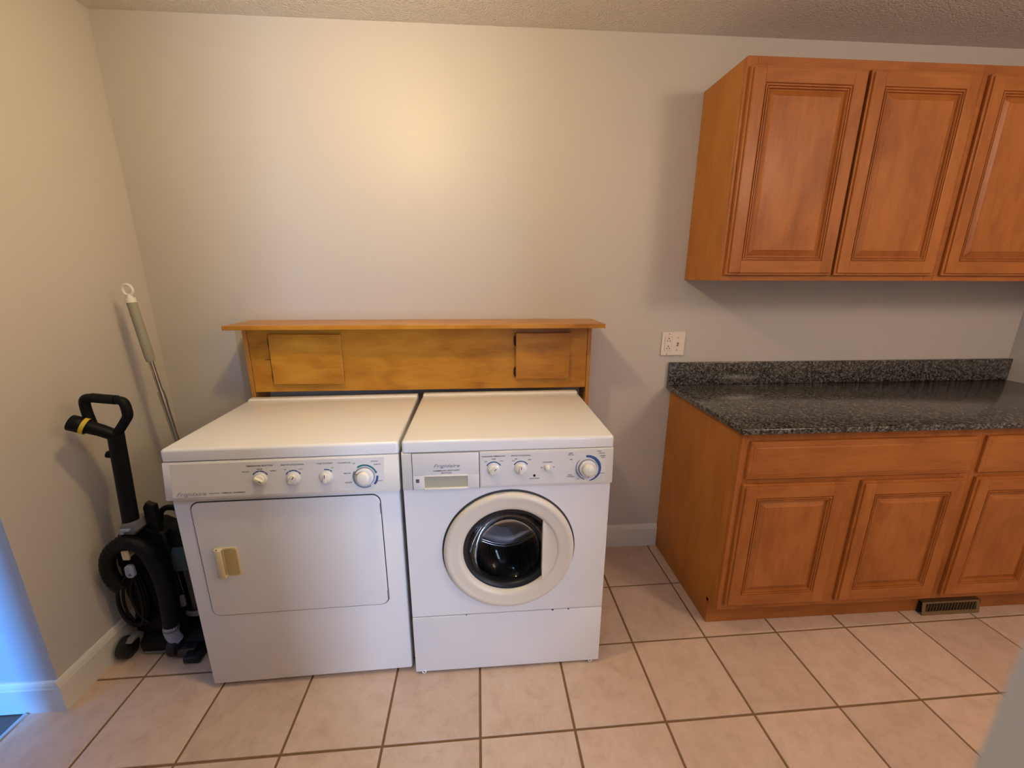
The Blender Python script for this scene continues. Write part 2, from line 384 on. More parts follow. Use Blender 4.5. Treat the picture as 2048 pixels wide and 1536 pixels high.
# ------------------------------------------------------------------ cabinets
DT = 0.020
def raised_door(parent, x0, x1, z0, z1, yf, label=None):
    """door = raised centre panel with bead; stiles and rails are its sub-parts. yf = front plane"""
    W, H, S = x1-x0, z1-z0, 0.054
    bm = B()
    loops(bm, W-2*S, H-2*S, [(-0.004, DT-0.002), (-0.004, 0.0022), (0.0, 0.0006), (0.0018, 0.0055), (0.0040, 0.0055), (0.0055, 0.0008), (0.0085, 0.0008), (0.0100, 0.0070), (0.0120, 0.0070), (0.0135, 0.0025), (0.0160, 0.0025), (0.0180, 0.0115), (0.0200, 0.0120), (0.0385, 0.0030), (0.0400, 0.0012), (0.0412, 0.0010)], S, S, 0)
    bm.faces.new([v for v in bm.verts if False] or [bm.verts.new(p) for p in ((S-.004, DT-.002, S-.004), (W-S+.004, DT-.002, S-.004), (W-S+.004, DT-.002, H-S+.004), (S-.004, DT-.002, H-S+.004))])
    d = obj('door', bm, M['maple_v'], parent, (x0, yf, z0))
    e = 0.009
    for k in (0, 1):
        bm = B()
        a, b = (0, S) if k == 0 else (W-S, W)
        box(bm, a, b, 0.007, DT, 0, H, 0.002)
        aa, bb_ = (e, S) if k == 0 else (W-S, W-e)
        box(bm, aa, bb_, 0.0, 0.0085, e, H-e, 0.0022)
        obj('stile', bm, M['maple_v'], d)
    for k in (0, 1):
        bm = B()
        a, b = (0, S) if k == 0 else (H-S, H)
        box(bm, S, W-S, 0.007, DT, a, b, 0.0015)
        aa, bb_ = (e, S) if k == 0 else (H-S, H-e)
        box(bm, S-0.0005, W-S+0.0005, 0.0002, 0.0085, aa, bb_, 0.0012)
        obj('rail', bm, M['maple_h'], d)
    return d
def drawer_front(parent, x0, x1, z0, z1, yf):
    bm = B(); W, H = x1-x0, z1-z0
    loops(bm, W, H, [(0, DT), (0, 0.010), (0.003, 0.0065), (0.010, 0.0055), (0.0125, 0.0025), (0.0195, 0.002), (0.022, 0.0), (0.024, 0.0)], 0, 0, 0)
    return obj('drawer', bm, M['maple_h'], parent, (x0, yf, z0))
def frame_boxes(parts, yf, th=0.019):
    bm = B()
    for x0, x1, z0, z1 in parts: box(bm, x0, x1, yf, yf+th, z0, z1, 0.0012, 1)
    return bm
def base_cabinet(x0, x1, doors, drawer, label, left_end, group):
    t = thing('base_cabinet', label, 'cabinet', ((x0+x1)/2, -0.30, 0), 0, group)
    off = (-(x0+x1)/2, 0.30, 0)
    yf, z1, zt = -0.598, 0.8915, 0.124
    if left_end:
        obj('side_panel', prism(B(), [(-0.003, 0), (-0.003, z1), (-0.578, z1), (-0.578, zt-0.02), (-0.5215, zt-0.02), (-0.5215, 0)], 'x', x0, x0+0.017, 0.001, 1), M['maple_side'], t, off)
        obj('scribe_strip', box(B(), x0-0.002, x0+0.006, -0.5795, -0.545, zt-0.018, z1, 0.002), M['maple_side'], t, off)
    bm = B(); box(bm, x0+0.0175, x1-0.0005, -0.578, -0.003, zt, z1-0.002); obj('carcass', bm, M['maple_side'], t, off)
    st = 0.040; mid = (doors[0][1]+doors[1][0])/2
    ff = frame_boxes([(x0, x0+st, zt-0.004, z1), (x1-st, x1, zt-0.004, z1), (x0+st, x1-st, z1-0.036, z1), (x0+st, x1-st, zt-0.004, zt+0.034), (x0+st, x1-st, 0.676, 0.718), (mid-0.038, mid+0.038, zt+0.034, 0.676)], yf)
    obj('face_frame', ff, M['maple_v'], t, off)
    tk = box(B(), x0+(0.0 if left_end else 0.0005), x1-0.0005, -0.5385, -0.5215, 0.0005, zt-0.0045, 0.001, 1); obj('toe_kick', tk, M['maple_h'], t, off)
    for d in doors: raised_door(t, off[0]+d[0], off[0]+d[1], 0.146, 0.687, off[1]+yf-DT)
    drawer_front(t, off[0]+drawer[0], off[0]+drawer[1], 0.708, 0.856, off[1]+yf-DT)
    return t
base_cabinet(1.067, 2.0035, [(1.0905, 1.502), (1.560, 1.9815)], (1.0955, 1.9815), 'maple base cabinet with exposed left side panel, wide drawer over two doors', True, None)
base_cabinet(2.0040, XR-0.002, [(2.027, 2.412), (2.45, 2.84)], (2.023, 2.84), 'maple base cabinet cut off by right photo edge, behind the floor register', False, None)
def wall_cabinet(x0, x1, doors, label, left_end):
    t = thing('wall_cabinet', label, 'cabinet', ((x0+x1)/2, -0.15, 1.417), 0, None)
    off = (-(x0+x1)/2, 0.15, -1.417); z0, z1, yf = 1.417, 2.183, -0.301
    bm = B(); box(bm, x0+0.013, x1-0.0005, -0.281, -0.003, z0+0.012, z1-0.002); obj('carcass', bm, M['maple_side'], t, off)
    if left_end: obj('side_panel', box(B(), x0, x0+0.0125, -0.2815, -0.003, z0, z1, 0.001, 1), M['maple_side'], t, off)
    st = 0.040
    ff = frame_boxes([(x0, x0+st, z0, z1), (x1-st, x1, z0, z1), (x0+st, x1-st, z1-0.045, z1), (x0+st, x1-st, z0, z0+0.04)], yf)
    obj('face_frame', ff, M['maple_h'], t, off)
    for d in doors: raised_door(t, off[0]+d[0], off[0]+d[1], 1.4385+off[2], 2.1505+off[2], off[1]+yf-DT)
    return t
wall_cabinet(1.0785, 1.9835, [(1.0895, 1.5275), (1.5385, 1.9655)], 'maple wall cabinet with exposed left side, two raised panel doors', True)
wall_cabinet(1.9840, XR-0.002, [(2.003, 2.43), (2.441, 2.846)], 'maple wall cabinet cut off by right photo edge, under the ceiling', False)
# worktop and upstand
ct = B(); box(ct, 1.0425, XR-0.001, -0.6310, -0.002, 0.8925, 0.9140, 0.004, 3)
tag(obj('countertop', ct, M['granite'], smooth=40), 'dark speckled granite countertop on the maple base cabinets', 'countertop')
bs = B(); box(bs, 1.0425, XR-0.001, -0.0215, -0.002, 0.9142, 1.0265, 0.0025, 2)
tag(obj('backsplash', bs, M['granite'], smooth=40), 'low granite backsplash upstand along wall behind the countertop', 'backsplash')

# ------------------------------------------------------------------ laundry shelf box behind the machines
t = thing('shelf_box', 'orange wooden shelf box with two hinged hatches behind washer and dryer', 'shelf', (-0.125, -0.08, 0))
off = (0.125, 0.08, 0)
obj('shelf_top', box(B(), -0.8890, 0.6480, -0.2320, -0.001, 1.2230, 1.2405, 0.002), M['oak_h'], t, off)
YP = -0.134
PZ0 = 0.9425
obj('front_panel', box(B(), -0.8510, 0.5985, YP, YP+0.014, PZ0, 1.2228, 0.001, 1), M['oak_h'], t, off)
for x0, x1, z0 in ((-0.8690, -0.8525, 0.001), (0.5995, 0.6160, 0.001)):
    obj('side_panel', box(B(), x0, x1, YP-0.003, -0.016, z0, 1.2228, 0.001, 1), M['oak_y'], t, off)
def hatch(x0, x1, z0, z1, hz, tilt, hx):
    d = obj('hatch_door', box(B(), -(x1-x0)/2, (x1-x0)/2, -0.0175, -0.0045, -(z1-z0)/2, (z1-z0)/2, 0.0015), M['oak_h'], t, (off[0]+(x0+x1)/2, off[1]+YP, (z0+z1)/2))
    d.rotation_euler = (0, tilt, 0)
    for z in hz:
        bm = B(); x = hx-(x0+x1)/2; zz = z-(z0+z1)/2
        prism(bm, [(x-0.008, zz-0.014), (x-0.008, zz+0.014), (x+0.002, zz+0.022), (x+0.002, zz-0.022)], 'y', -0.0050, -0.0005)
        tube(bm, [(x-0.001, -0.008, zz-0.022), (x-0.001, -0.008, zz+0.022)], 0.0035, 8)
        obj('hinge', bm, M['hinge'], d)
hatch(-0.7605, -0.4665, 0.9800, 1.1950, (1.157, 1.015), math.radians(0.6), -0.7615)
hatch(0.2790, 0.5180, 0.9885, 1.1935, (1.159, 1.020), 0.0, 0.2780)
bm = B(); tube(bm, [(-0.792, YP-0.0012, 1.085), (-0.775, YP-0.0012, 1.086), (-0.762, YP-0.0012, 1.0855)], 0.0011, 6)
obj('latch_slot', bm, M['hinge'], t, off)

# ------------------------------------------------------------------ outlet plate
t = thing('outlet_plate', 'white two gang wall plate with outlet and jack beside cabinets', 'outlet', (1.0535, -0.003, 1.1175))
obj('plate', prism(B(), rrect(-0.0565, 0.0565, -0.0565, 0.0565, 0.004), 'y', -0.006, 0.002, 0.0018), M['outlet'], t)
r_ = obj('receptacle', prism(B(), rrect(-0.0420, -0.0085, -0.0335, 0.0335, 0.002), 'y', -0.0085, -0.0055, 0.0008), M['outlet'], t)
bm = B(); prism(bm, rrect(-0.0430, -0.0075, -0.0345, 0.0345, 0.0025), 'y', -0.0062, -0.0050); obj('receptacle_seam', bm, M['tan'], t)
for zc in (0.019, -0.018):
    bm = B(); x = -0.0252
    box(bm, x-0.0075, x-0.0050, -0.0089, -0.0080, zc-0.008, zc+0.001); box(bm, x+0.0050, x+0.0075, -0.0089, -0.0080, zc-0.008, zc+0.001)
    lathe_y(bm, [(0, -0.0089), (0.003, -0.0089), (0.003, -0.0080)], x, zc+0.0075, 10)
    obj('slot', bm, M['darkvoid'], r_)
bm = B(); lathe_y(bm, [(0.0, -0.011), (0.0035, -0.011), (0.0045, -0.0095), (0.0045, -0.005)], 0.0225, 0.003, 16); lathe_y(bm, [(0.0, -0.0085), (0.0042, -0.0085), (0.0042, -0.005)], 0.0205, -0.007, 12)
obj('cable_jack', bm, M['lgrey'], t)
for x, z in ((-0.0225, 0.049), (-0.0295, -0.0495), (0.0215, 0.030), (0.0195, -0.030)):
    obj('screw', lathe_y(B(), [(0, -0.0072), (0.002, -0.0070), (0.0028, -0.0062), (0.0028, -0.005)], x, z, 10), M['lgrey'], t)

# ------------------------------------------------------------------ floor register
t = thing('floor_register', 'tan metal slatted vent register at the cabinet toe kick', 'vent', (2.166, -0.555, 0))
V0, V1 = -0.136, 0.136
bm = B(); tl = 0.010
def vy(z): return -0.014+0.010*(z/0.062)
def vbar(x0, x1, z0, z1):
    vs = [(x0, vy(z0), z0), (x1, vy(z0), z0), (x1, vy(z1), z1), (x0, vy(z1), z1)]
    a = [bm.verts.new(v) for v in vs]; b = [bm.verts.new((v[0], v[1]+0.003, v[2])) for v in vs]
    bm.faces.new(a); bm.faces.new(b[::-1])
    for i in range(4): bm.faces.new((a[i], a[(i+1) % 4], b[(i+1) % 4], b[i]))
vbar(V0, V1, 0.0005, 0.017); vbar(V0, V1, 0.053, 0.062); vbar(V0, V0+0.016, 0.017, 0.053); vbar(V1-0.016, V1, 0.017, 0.053)
obj('frame', bm, M['tan'], t)
bm = B(); box(bm, V0, V1, -0.004, 0.0145, 0.0605, 0.062); box(bm, V1-0.0015, V1, -0.008, 0.0145, 0.001, 0.0605)
obj('cover', bm, M['tan'], t)
obj('duct', box(B(), V0+0.003, V1-0.003, 0.0055, 0.0145, 0.001, 0.060), M['darkvoid'], t)
sm = None
for k in range(17):
    x = V0+0.024+k*(V1-V0-0.048)/16
    if sm is None:
        o = obj('slat', box(B(), -0.0022, 0.0022, -0.0035, 0.003, 0.0165, 0.0535, 0.0005, 1), M['slat'], t, (x, -0.006, 0)); sm = o
    else:
        o = sm.copy(); COL.objects.link(o); o.location = (x, -0.006, 0)

# ------------------------------------------------------------------ printed control helpers
class Face:
    """a console face: z runs up, the face leans so that its lower edge stands proud"""
    def __init__(s, zt, zb, pt, pb): s.zt, s.zb, s.pt, s.pb = zt, zb, pt, pb; s.ang = math.atan2(pb-pt, zt-zb)
    def y(s, z): return -(s.pt+(s.pb-s.pt)*(s.zt-z)/(s.zt-s.zb))
    def M(s, a, z, out=0.0004):
        n = Vector((0, -math.cos(s.ang), math.sin(s.ang)))
        p = Vector((a, s.y(z), z))+n*out
        up = Vector((0, math.sin(s.ang), math.cos(s.ang)))
        return Matrix(((1, 0, n.x, p.x), (0, up.y, n.y, p.y), (0, up.z, n.z, p.z), (0, 0, 0, 1)))
def arc_into(bm, Mt, r0, r1, d0, d1, n=24, taper=False):
    """flat printed arc; degrees clockwise from the top"""
    prev = None
    for i in range(n+1):
        t_ = i/n; a = math.radians(90-(d0+(d1-d0)*t_)); ri = r0 if not taper else r1-(r1-r0)*(0.25+0.75*(1-abs(2*t_-0.7)/1.4))
        p = [bm.verts.new(Mt @ Vector((ri*math.cos(a), ri*math.sin(a), 0))), bm.verts.new(Mt @ Vector((r1*math.cos(a), r1*math.sin(a), 0)))]
        if prev: bm.faces.new((prev[0], prev[1], p[1], p[0]))
        prev = p
def disc_stack(bm, Mt, prof, seg=32):
    rings = []
    for r, h in prof:
        if r < 1e-6: rings.append([bm.verts.new(Mt @ Vector((0, 0, h)))])
        else: rings.append([bm.verts.new(Mt @ Vector((r*math.cos(2*PI*i/seg), r*math.sin(2*PI*i/seg), h))) for i in range(seg)])
    for A, Bq in zip(rings, rings[1:]):
        for i in range(seg):
            j = (i+1) % seg
            if len(Bq) == 1: bm.faces.new((A[i], A[j], Bq[0]))
            else: bm.faces.new((A[i], A[j], Bq[j], Bq[i]))
def small_knob(parent, Fc, a, z, turn, loc, r=0.0205):
    Mt = Fc.M(a, z, 0)
    bm = B(); disc_stack(bm, Mt, [(r, 0), (r, 0.004), (r*0.93, 0.007), (r*0.80, 0.008), (0, 0.008)])
    k = obj('knob', bm, M['clearknob'], parent, loc, smooth=35); k['label'] = 'round selector knob with pinched grip'
    Rt = Mt @ Matrix.Rotation(-math.radians(turn), 4, 'Z')
    bm = B()
    disc_stack(bm, Mt, [(r*0.78, 0.0075), (r*0.76, 0.011), (r*0.66, 0.0130), (0, 0.0135)])
    # pinched grip bar
    g = bmesh.new(); box(g, -0.0058, 0.0058, -r*0.70, r*0.72, 0.009, 0.0195, 0.003, 3)
    g.transform(Rt); me = bpy.data.meshes.new('x'); g.to_mesh(me); g.free(); bm.from_mesh(me); bpy.data.meshes.remove(me)
    obj('grip', bm, M['knob'], k, smooth=50)
    bm = B(); box(bm, -0.0011, 0.0011, r*0.12, r*0.66, 0.0194, 0.0199); bm.transform(Rt); obj('pointer', bm, M['ink'], k)
    return k
def big_dial(parent, Fc, a, z, turn, loc, r=0.0315):
    Mt = Fc.M(a, z, 0)
    bm = B(); disc_stack(bm, Mt, [(r*1.0, 0), (r*1.0, 0.003), (r*0.98, 0.004), (0, 0.004)], 48)
    k = obj('timer_dial', bm, M['greyprint'], parent, loc, smooth=35); k['label'] = 'large cycle dial with domed cap'
    bm = B(); disc_stack(bm, Mt, [(r*0.92, 0.003), (r*0.92, 0.010), (r*0.86, 0.013), (r*0.72, 0.0145), (r*0.70, 0.013), (0, 0.013)], 48)
    obj('dial_skirt', bm, M['clearknob'], k, smooth=35)
    Rt = Mt @ Matrix.Rotation(-math.radians(turn), 4, 'Z')
    bm = B(); disc_stack(bm, Mt, [(r*0.67, 0.012), (r*0.66, 0.022), (r*0.60, 0.027), (r*0.45, 0.0295), (0, 0.030)], 48)
    obj('dial_cap', bm, M['knob'], k, smooth=50)
    bm = B(); box(bm, -0.0009, 0.0009, r*0.74, r*0.90, 0.0143, 0.0149); bm.transform(Rt); obj('pointer', bm, M['ink'], k)
    return k

def lid_slab(x0, x1, z0, z1, yb, strip=0.040):
    bm = B()
    box(bm, x0, x1, 0.0, yb, z0, z1, 0.010, 4, sel=lambda e: not (abs(e.verts[0].co.z-z0) < 1e-6 and abs(e.verts[1].co.z-z0) < 1e-6))
    # raised rolled strip along the back edge
    prism(bm, [(yb-strip-0.006, z1-0.003), (yb-strip, z1+0.003), (yb-strip+0.006, z1+0.0048), (yb-0.008, z1+0.0048), (yb-0.002, z1+0.002), (yb-0.002, z1-0.004)], 'x', x0+0.003, x1-0.003, 0.002, 2)
    return bm

# ------------------------------------------------------------------ dryer
DR = 0.0278
ORI = Vector((-0.138, -0.6858, 0))
cc, ss = math.cos(DR), math.sin(DR)
ctr = ORI+Vector((-0.353*cc, -0.353*ss, 0))
t = thing('dryer', 'white front loading clothes dryer left of washer, square door', 'dryer', ctr, DR)
L0 = (0.353, 0, 0)
obj('lid', lid_slab(-0.7065, 0.0, 0.884, 0.9225, 0.553), M['enamel'], t, L0, smooth=45)
bm = B(); box(bm, -0.7035, -0.0075, 0.002, 0.548, 0.018, 0.7605, 0.006, 2); box(bm, -0.7035, -0.0075, 0.030, 0.548, 0.755, 0.8825, 0.004, 1)
obj('cabinet_body', bm, M['enamel'], t, L0, smooth=40)
FD = Face(0.8800, 0.7585, 0.001, 0.0175)
bm = B()
prism(bm, [(FD.y(0.8800)+0.003, 0.8800), (FD.y(0.877), 0.8770), (FD.y(0.764), 0.7640), (FD.y(0.7605)+0.002, 0.7600), (-0.004, 0.7585), (0.035, 0.7585), (0.035, 0.8800)], 'x', -0.7065, -0.001, 0.003, 2)
con = obj('control_panel', bm, M['plastic'], t, L0, smooth=40)
def panel_plate(Fc, a0, a1, z0, z1, name='printed_panel', m='print_face', parent=None, loc=None, th=0.0008):
    bm = B(); pts = []
    for a, z in ((a0, z0), (a1, z0), (a1, z1), (a0, z1)): pts.append(bm.verts.new(Fc.M(a, z, th).translation))
    bk = [bm.verts.new(Fc.M(a, z, -0.001).translation) for a, z in ((a0, z0), (a1, z0), (a1, z1), (a0, z1))]
    bm.faces.new(pts)
    for i in range(4): bm.faces.new((pts[i], pts[(i+1) % 4], bk[(i+1) % 4], bk[i]))
    return obj(name, bm, M[m], parent, loc)
panel_plate(FD, -0.6840, -0.0475, 0.7690, 0.8735, parent=con)
bm = B()
tx = lambda s_, a, z, size=0.0052, al='CENTER', sh=0.0, sx=1.0, Fc=FD, bold=0.00012: text_into(bm, s_, size, Fc.M(a, z, 0.0012), sh, al, sx, bold)
tx('Frigidaire', -0.674, 0.7790, 0.0170, 'LEFT', 0.35, 1.35, bold=0.0)
obj('brand_lettering', bm, M['greyprint'], con)['kind'] = 'stuff'; bm = B()
tx('HEAVY DUTY   COMMERCIAL   PERFORMANCE', -0.578, 0.7790, 0.0050, 'LEFT')
tx('TEMPERATURE SELECTION', -0.4245, 0.8605, 0.0066)
tx('MEDIUM', -0.4245, 0.8500, 0.0045); tx('DELICATE', -0.466, 0.8430, 0.0045); tx('NORMAL', -0.385, 0.8430, 0.0045)
tx('END OF CYCLE SIGNAL', -0.3257, 0.8600, 0.0066); tx('OFF', -0.350, 0.8450, 0.0045); tx('LOUD', -0.303, 0.8450, 0.0045)
tx('PUSH TO START', -0.2290, 0.8600, 0.0066); tx('ON', -0.207, 0.8455, 0.0045)
tx('CYCLE SELECTOR', -0.1700, 0.8595, 0.0050)
tx('OFF', -0.1400, 0.8560, 0.0045); tx('AUTO DRY', -0.0770, 0.8610, 0.0045); tx('MORE DRY', -0.0680, 0.8505, 0.0045)
tx('TIMED DRY', -0.1620, 0.8250, 0.0048); tx('AIR FLUFF', -0.1600, 0.7950, 0.0048); tx('LESS DRY', -0.0640, 0.7965, 0.0045); tx('OFF', -0.072, 0.827, 0.004)
obj('lettering', bm, M['ink'], con)['kind'] = 'stuff'
KD = [(-0.4246, 0.818, 120), (-0.3257, 0.816, 35), (-0.2269, 0.815, 4)]
bm = B()
for a, b in ((-55, -32), (-30, -4), (-1, 30), (33, 58)): arc_into(bm, FD.M(-0.4246, 0.818, 0.0012), 0.0240, 0.0276, a, b, 8)
for a, b in ((-58, -33), (-30, 32), (35, 58)): arc_into(bm, FD.M(-0.3257, 0.816, 0.0012), 0.0240, 0.0276, a, b, 10)
for a, b in ((-12, 25), (28, 45)): arc_into(bm, FD.M(-0.2269, 0.815, 0.0012), 0.0240, 0.0276, a, b, 8)
arc_into(bm, FD.M(-0.109, 0.8125, 0.0012), 0.0360, 0.0425, 88, 132, 12)
obj('knob_scale', bm, M['blue'], con)['kind'] = 'stuff'
bm = B(); arc_into(bm, FD.M(-0.109, 0.8125, 0.0012), 0.0345, 0.0400, -35, 75, 24)
obj('dial_scale', bm, M['teal'], con)
bm = B(); arc_into(bm, FD.M(-0.109, 0.8125, 0.0012), 0.0335, 0.0380, 150, 300, 24)
obj('dial_scale', bm, M['greyprint'], con)
for a, z, tr in KD: small_knob(con, FD, a, z, tr, None)
big_dial(con, FD, -0.109, 0.8125, -60, None)
# door
bm = B(); prism(bm, rrect(-0.6545, -0.0685, 0.3105, 0.7435, 0.028), 'y', 0.0006, 0.004); obj('door_gap_shade', bm, M['gap'], t, L0)  # dark sheet behind the door, painted shade of the groove round it
bm = B(); prism(bm, rrect(-0.6515, -0.0715, 0.3135, 0.7400, 0.026, 8), 'y', -0.0030, 0.003, 0.0025, 3)
door = obj('door', bm, M['enamel'], t, L0, smooth=40)
# pull pocket
bm = B()
prism(bm, rrect(-0.6055, -0.5345, 0.4695, 0.5790, 0.012), 'y', -0.0062, -0.0028, 0.0015)
h = obj('door_handle', bm, M['cream'], door, None, smooth=40)
h['label'] = 'cream plastic recessed pull'
bm = B(); prism(bm, rrect(-0.577, -0.5385, 0.4745, 0.574, 0.010), 'y', -0.0066, -0.0058)
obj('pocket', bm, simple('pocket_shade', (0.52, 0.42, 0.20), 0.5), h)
bm = B()
sec = [(-0.6050, -0.004), (-0.6020, -0.0165), (-0.5950, -0.0215), (-0.5810, -0.0235), (-0.5770, -0.0220), (-0.5770, -0.0185), (-0.5900, -0.0150), (-0.5960, -0.004)]
prism(bm, sec, 'z', 0.4715, 0.5770, 0.0016, 2); obj('grip_lip', bm, M['cream'], h, None, smooth=50)
for z in (0.4715, 0.574):
    obj('pocket_end', box(B(), -0.5965, -0.5775, -0.0195, -0.005, z, z+0.003, 0.001, 1), M['cream'], h)
for z in (0.690, 0.352):
    bm = B(); tube(bm, [(-0.0700, -0.0015, z-0.019), (-0.0700, -0.0015, z+0.019)], 0.0030, 8); obj('hinge', bm, M['lgrey'], t, L0)
for x in (-0.66, -0.05):
    for y in (0.05, 0.50):
        obj('foot', lathe_z if False else box(B(), x-0.018, x+0.018, y-0.018, y+0.018, 0.0, 0.020, 0.003), M['black'], t, L0)

# ------------------------------------------------------------------ washer
WR = 0.0099
ORI = Vector((-0.1291, -0.6976, 0)); cc, ss = math.cos(WR), math.sin(WR)
ctr = ORI+Vector((0.347*cc, 0.347*ss, 0))
t = thing('washing_machine', 'white front loading washing machine with round glass door', 'washing machine', ctr, WR)
L0 = (-0.347, 0, 0)
obj('lid', lid_slab(0.003, 0.6910, 0.8900, 0.9280, 0.557), M['enamel'], t, L0, smooth=45)
X0, X1 = 0.0005, 0.6865
KZ = 0.2555
bm = B()
# body shell: sides, back, top, bottom + front plate with a round hole
yb, zb, zt2 = 0.553, KZ+0.003, 0.8885
box(bm, X0, X0+0.004, 0.004, yb, 0.016, zt2); box(bm, X1-0.004, X1, 0.004, yb, 0.016, zt2); box(bm, X0, X1, yb-0.004, yb, 0.016, zt2); box(bm, X0, X1, 0.012, yb, 0.016, 0.020)
CX, CZ, RH = 0.345, 0.516, 0.160
Z0f, Z1f = KZ+0.0025, 0.7645
angs = sorted([2*PI*i/72 for i in range(72)]+[math.atan2(z-CZ, x-CX) % (2*PI) for x in (X0, X1) for z in (Z0f, Z1f)])
inner, outer, innb = [], [], []
for a in angs:
    ca, sa = math.cos(a), math.sin(a); k = min(((X1-CX) if ca > 0 else (X0-CX))/ca if abs(ca) > 1e-9 else 9, ((Z1f-CZ) if sa > 0 else (Z0f-CZ))/sa if abs(sa) > 1e-9 else 9)
    inner.append(bm.verts.new((CX+RH*ca, 0, CZ+RH*sa))); outer.append(bm.verts.new((CX+k*ca, 0, CZ+k*sa)))
back = [bm.verts.new((v.co.x, 0.012, v.co.z)) for v in outer]
for i in range(len(angs)):
    j = (i+1) % len(angs)
    bm.faces.new((inner[i], inner[j], outer[j], outer[i])); bm.faces.new((outer[i], outer[j], back[j], back[i]))
obj('cabinet_body', bm, M['enamel'], t, L0)
# kick panel and feet
bm = B(); prism(bm, rrect(X0-0.001, X1+0.001, 0.012, KZ-0.0015, 0.004, 3), 'y', -0.001, 0.012, 0.002, 2)
kick = obj('kick_panel', bm, M['enamel'], t, L0, smooth=40)
bm = B(); box(bm, X0+0.003, X1-0.003, 0.004, 0.012, KZ-0.004, KZ+0.0045); obj('panel_seam', bm, M['gap'], t, L0)
for x in (0.029, 0.655):
    bm = B(); lathe_y(bm, [(0, -0.0006), (0.003, -0.0006), (0.003, 0.006)], x, 0.0105, 12); obj('screw', bm, M['hinge'], kick)
    bm = B(); lathe_y(bm, [(0.003, -0.001), (0.0065, -0.0022), (0.008, -0.001), (0.008, 0.006)], x, 0.0105, 16); obj('screw_tab', bm, M['enamel'], kick)
for x, w_ in ((0.500, 0.008), (0.560, 0.005), (0.19, 0.003)):
    bm = B(); box(bm, x, x+w_, -0.0014, 0.001, KZ-0.0035, KZ-0.0008); obj('paint_chip', bm, M['hinge'], kick)
for x in (0.050, 0.640):
    for y in (0.05, 0.50):
        obj('foot', box(B(), x-0.016, x+0.016, y-0.016, y+0.016, 0.0, 0.018, 0.003), M['black'], t, L0)
# control panel
FW = Face(0.8865, 0.7625, 0.001, 0.0100)
bm = B()
prism(bm, [(FW.y(0.8865)+0.003, 0.8865), (FW.y(0.884), 0.8840), (FW.y(0.766), 0.7660), (FW.y(0.7635)+0.002, 0.7630), (-0.003, 0.7625), (0.030, 0.7625), (0.030, 0.8865)], 'x', 0.0005, 0.6905, 0.003, 2)
con = obj('control_panel', bm, M['plastic'], t, L0, smooth=40)
panel_plate(FW, 0.2515, 0.6640, 0.7700, 0.8800, parent=con)
# detergent drawer front
bm = B()
pts = [(FW.y(0.8862)+0.004, 0.8862), (FW.y(0.8850)-0.0022, 0.8845), (FW.y(0.7650)-0.0022, 0.7648), (FW.y(0.7650)+0.004, 0.7642)]
def slab_on(bm, Fc, a0, a1, z0, z1, o0, o1, bev=0.0012):
    vs = []
    for o_ in (o0, o1):
        for a, z in ((a0, z0), (a1, z0), (a1, z1), (a0, z1)): vs.append(bm.verts.new(Fc.M(a, z, o_).translation))
    fs = [bm.faces.new(vs[0:4]), bm.faces.new(vs[4:8][::-1])]+[bm.faces.new((vs[i], vs[(i+1) % 4], vs[4+(i+1) % 4], vs[4+i])) for i in range(4)]
    bmesh.ops.recalc_face_normals(bm, faces=fs)
    if bev: bmesh.ops.bevel(bm, geom=list(fs[1].edges), offset=bev, segments=2, affect='EDGES', profile=0.5)
slab_on(bm, FW, 0.0345, 0.2465, 0.8115, 0.8855, -0.002, 0.0022)
slab_on(bm, FW, 0.0345, 0.0705, 0.7640, 0.8115, -0.002, 0.0022, 0.0008); slab_on(bm, FW, 0.2085, 0.2465, 0.7640, 0.8115, -0.002, 0.0022, 0.0008)
dw = obj('detergent_drawer', bm, M['print_face'], con, None, smooth=30)
bm = B(); slab_on(bm, FW, 0.0325, 0.2490, 0.7632, 0.8862, -0.002, 0.0003, 0); obj('drawer_gap', bm, M['gap'], con)
bm = B(); slab_on(bm, FW, 0.0705, 0.2085, 0.7640, 0.8115, -0.002, 0.0005, 0); obj('pull_recess', bm, simple('recess_shade', (0.43, 0.41, 0.30), 0.4), dw)  # flat plate in a darker tone, standing in for the shade of a recess
bm = B(); slab_on(bm, FW, 0.0705, 0.2085, 0.8075, 0.8118, -0.002, 0.0050, 0.0016); slab_on(bm, FW, 0.0700, 0.2090, 0.7645, 0.7695, -0.002, 0.0075, 0.002)
obj('pull_lip', bm, M['knob'], dw, None, smooth=50)
bm = B(); slab_on(bm, FW, 0.0435, 0.0545, 0.7885, 0.8000, 0.0015, 0.0026, 0); bd = obj('energy_badge', bm, M['ink'], dw)
bm = B(); slab_on(bm, FW, 0.0435, 0.0545, 0.7925, 0.7945, 0.0015, 0.0029, 0); obj('badge_stripe', bm, M['greyprint'], bd)
bm = B()
tx('Frigidaire', 0.1420, 0.8430, 0.0165, 'CENTER', 0.35, 1.35, bold=0.0, Fc=Face(0.8865, 0.7625, 0.0030, 0.0120))
obj('brand_lettering', bm, M['greyprint'], dw)['kind'] = 'stuff'; bm = B()
tx('COMMERCIAL HEAVY DUTY', 0.1420, 0.8270, 0.0052, Fc=Face(0.8865, 0.7625, 0.0030, 0.0120), sx=1.3); tx('FRONT LOAD', 0.1420, 0.8190, 0.0045, Fc=Face(0.8865, 0.7625, 0.0030, 0.0120), sx=1.2)
obj('lettering', bm, M['ink'], dw)['kind'] = 'stuff'
bm = B()
tw = lambda s_, a, z, size=0.0052, sx=1.0: text_into(bm, s_, size, FW.M(a, z, 0.0012), 0, 'CENTER', sx)
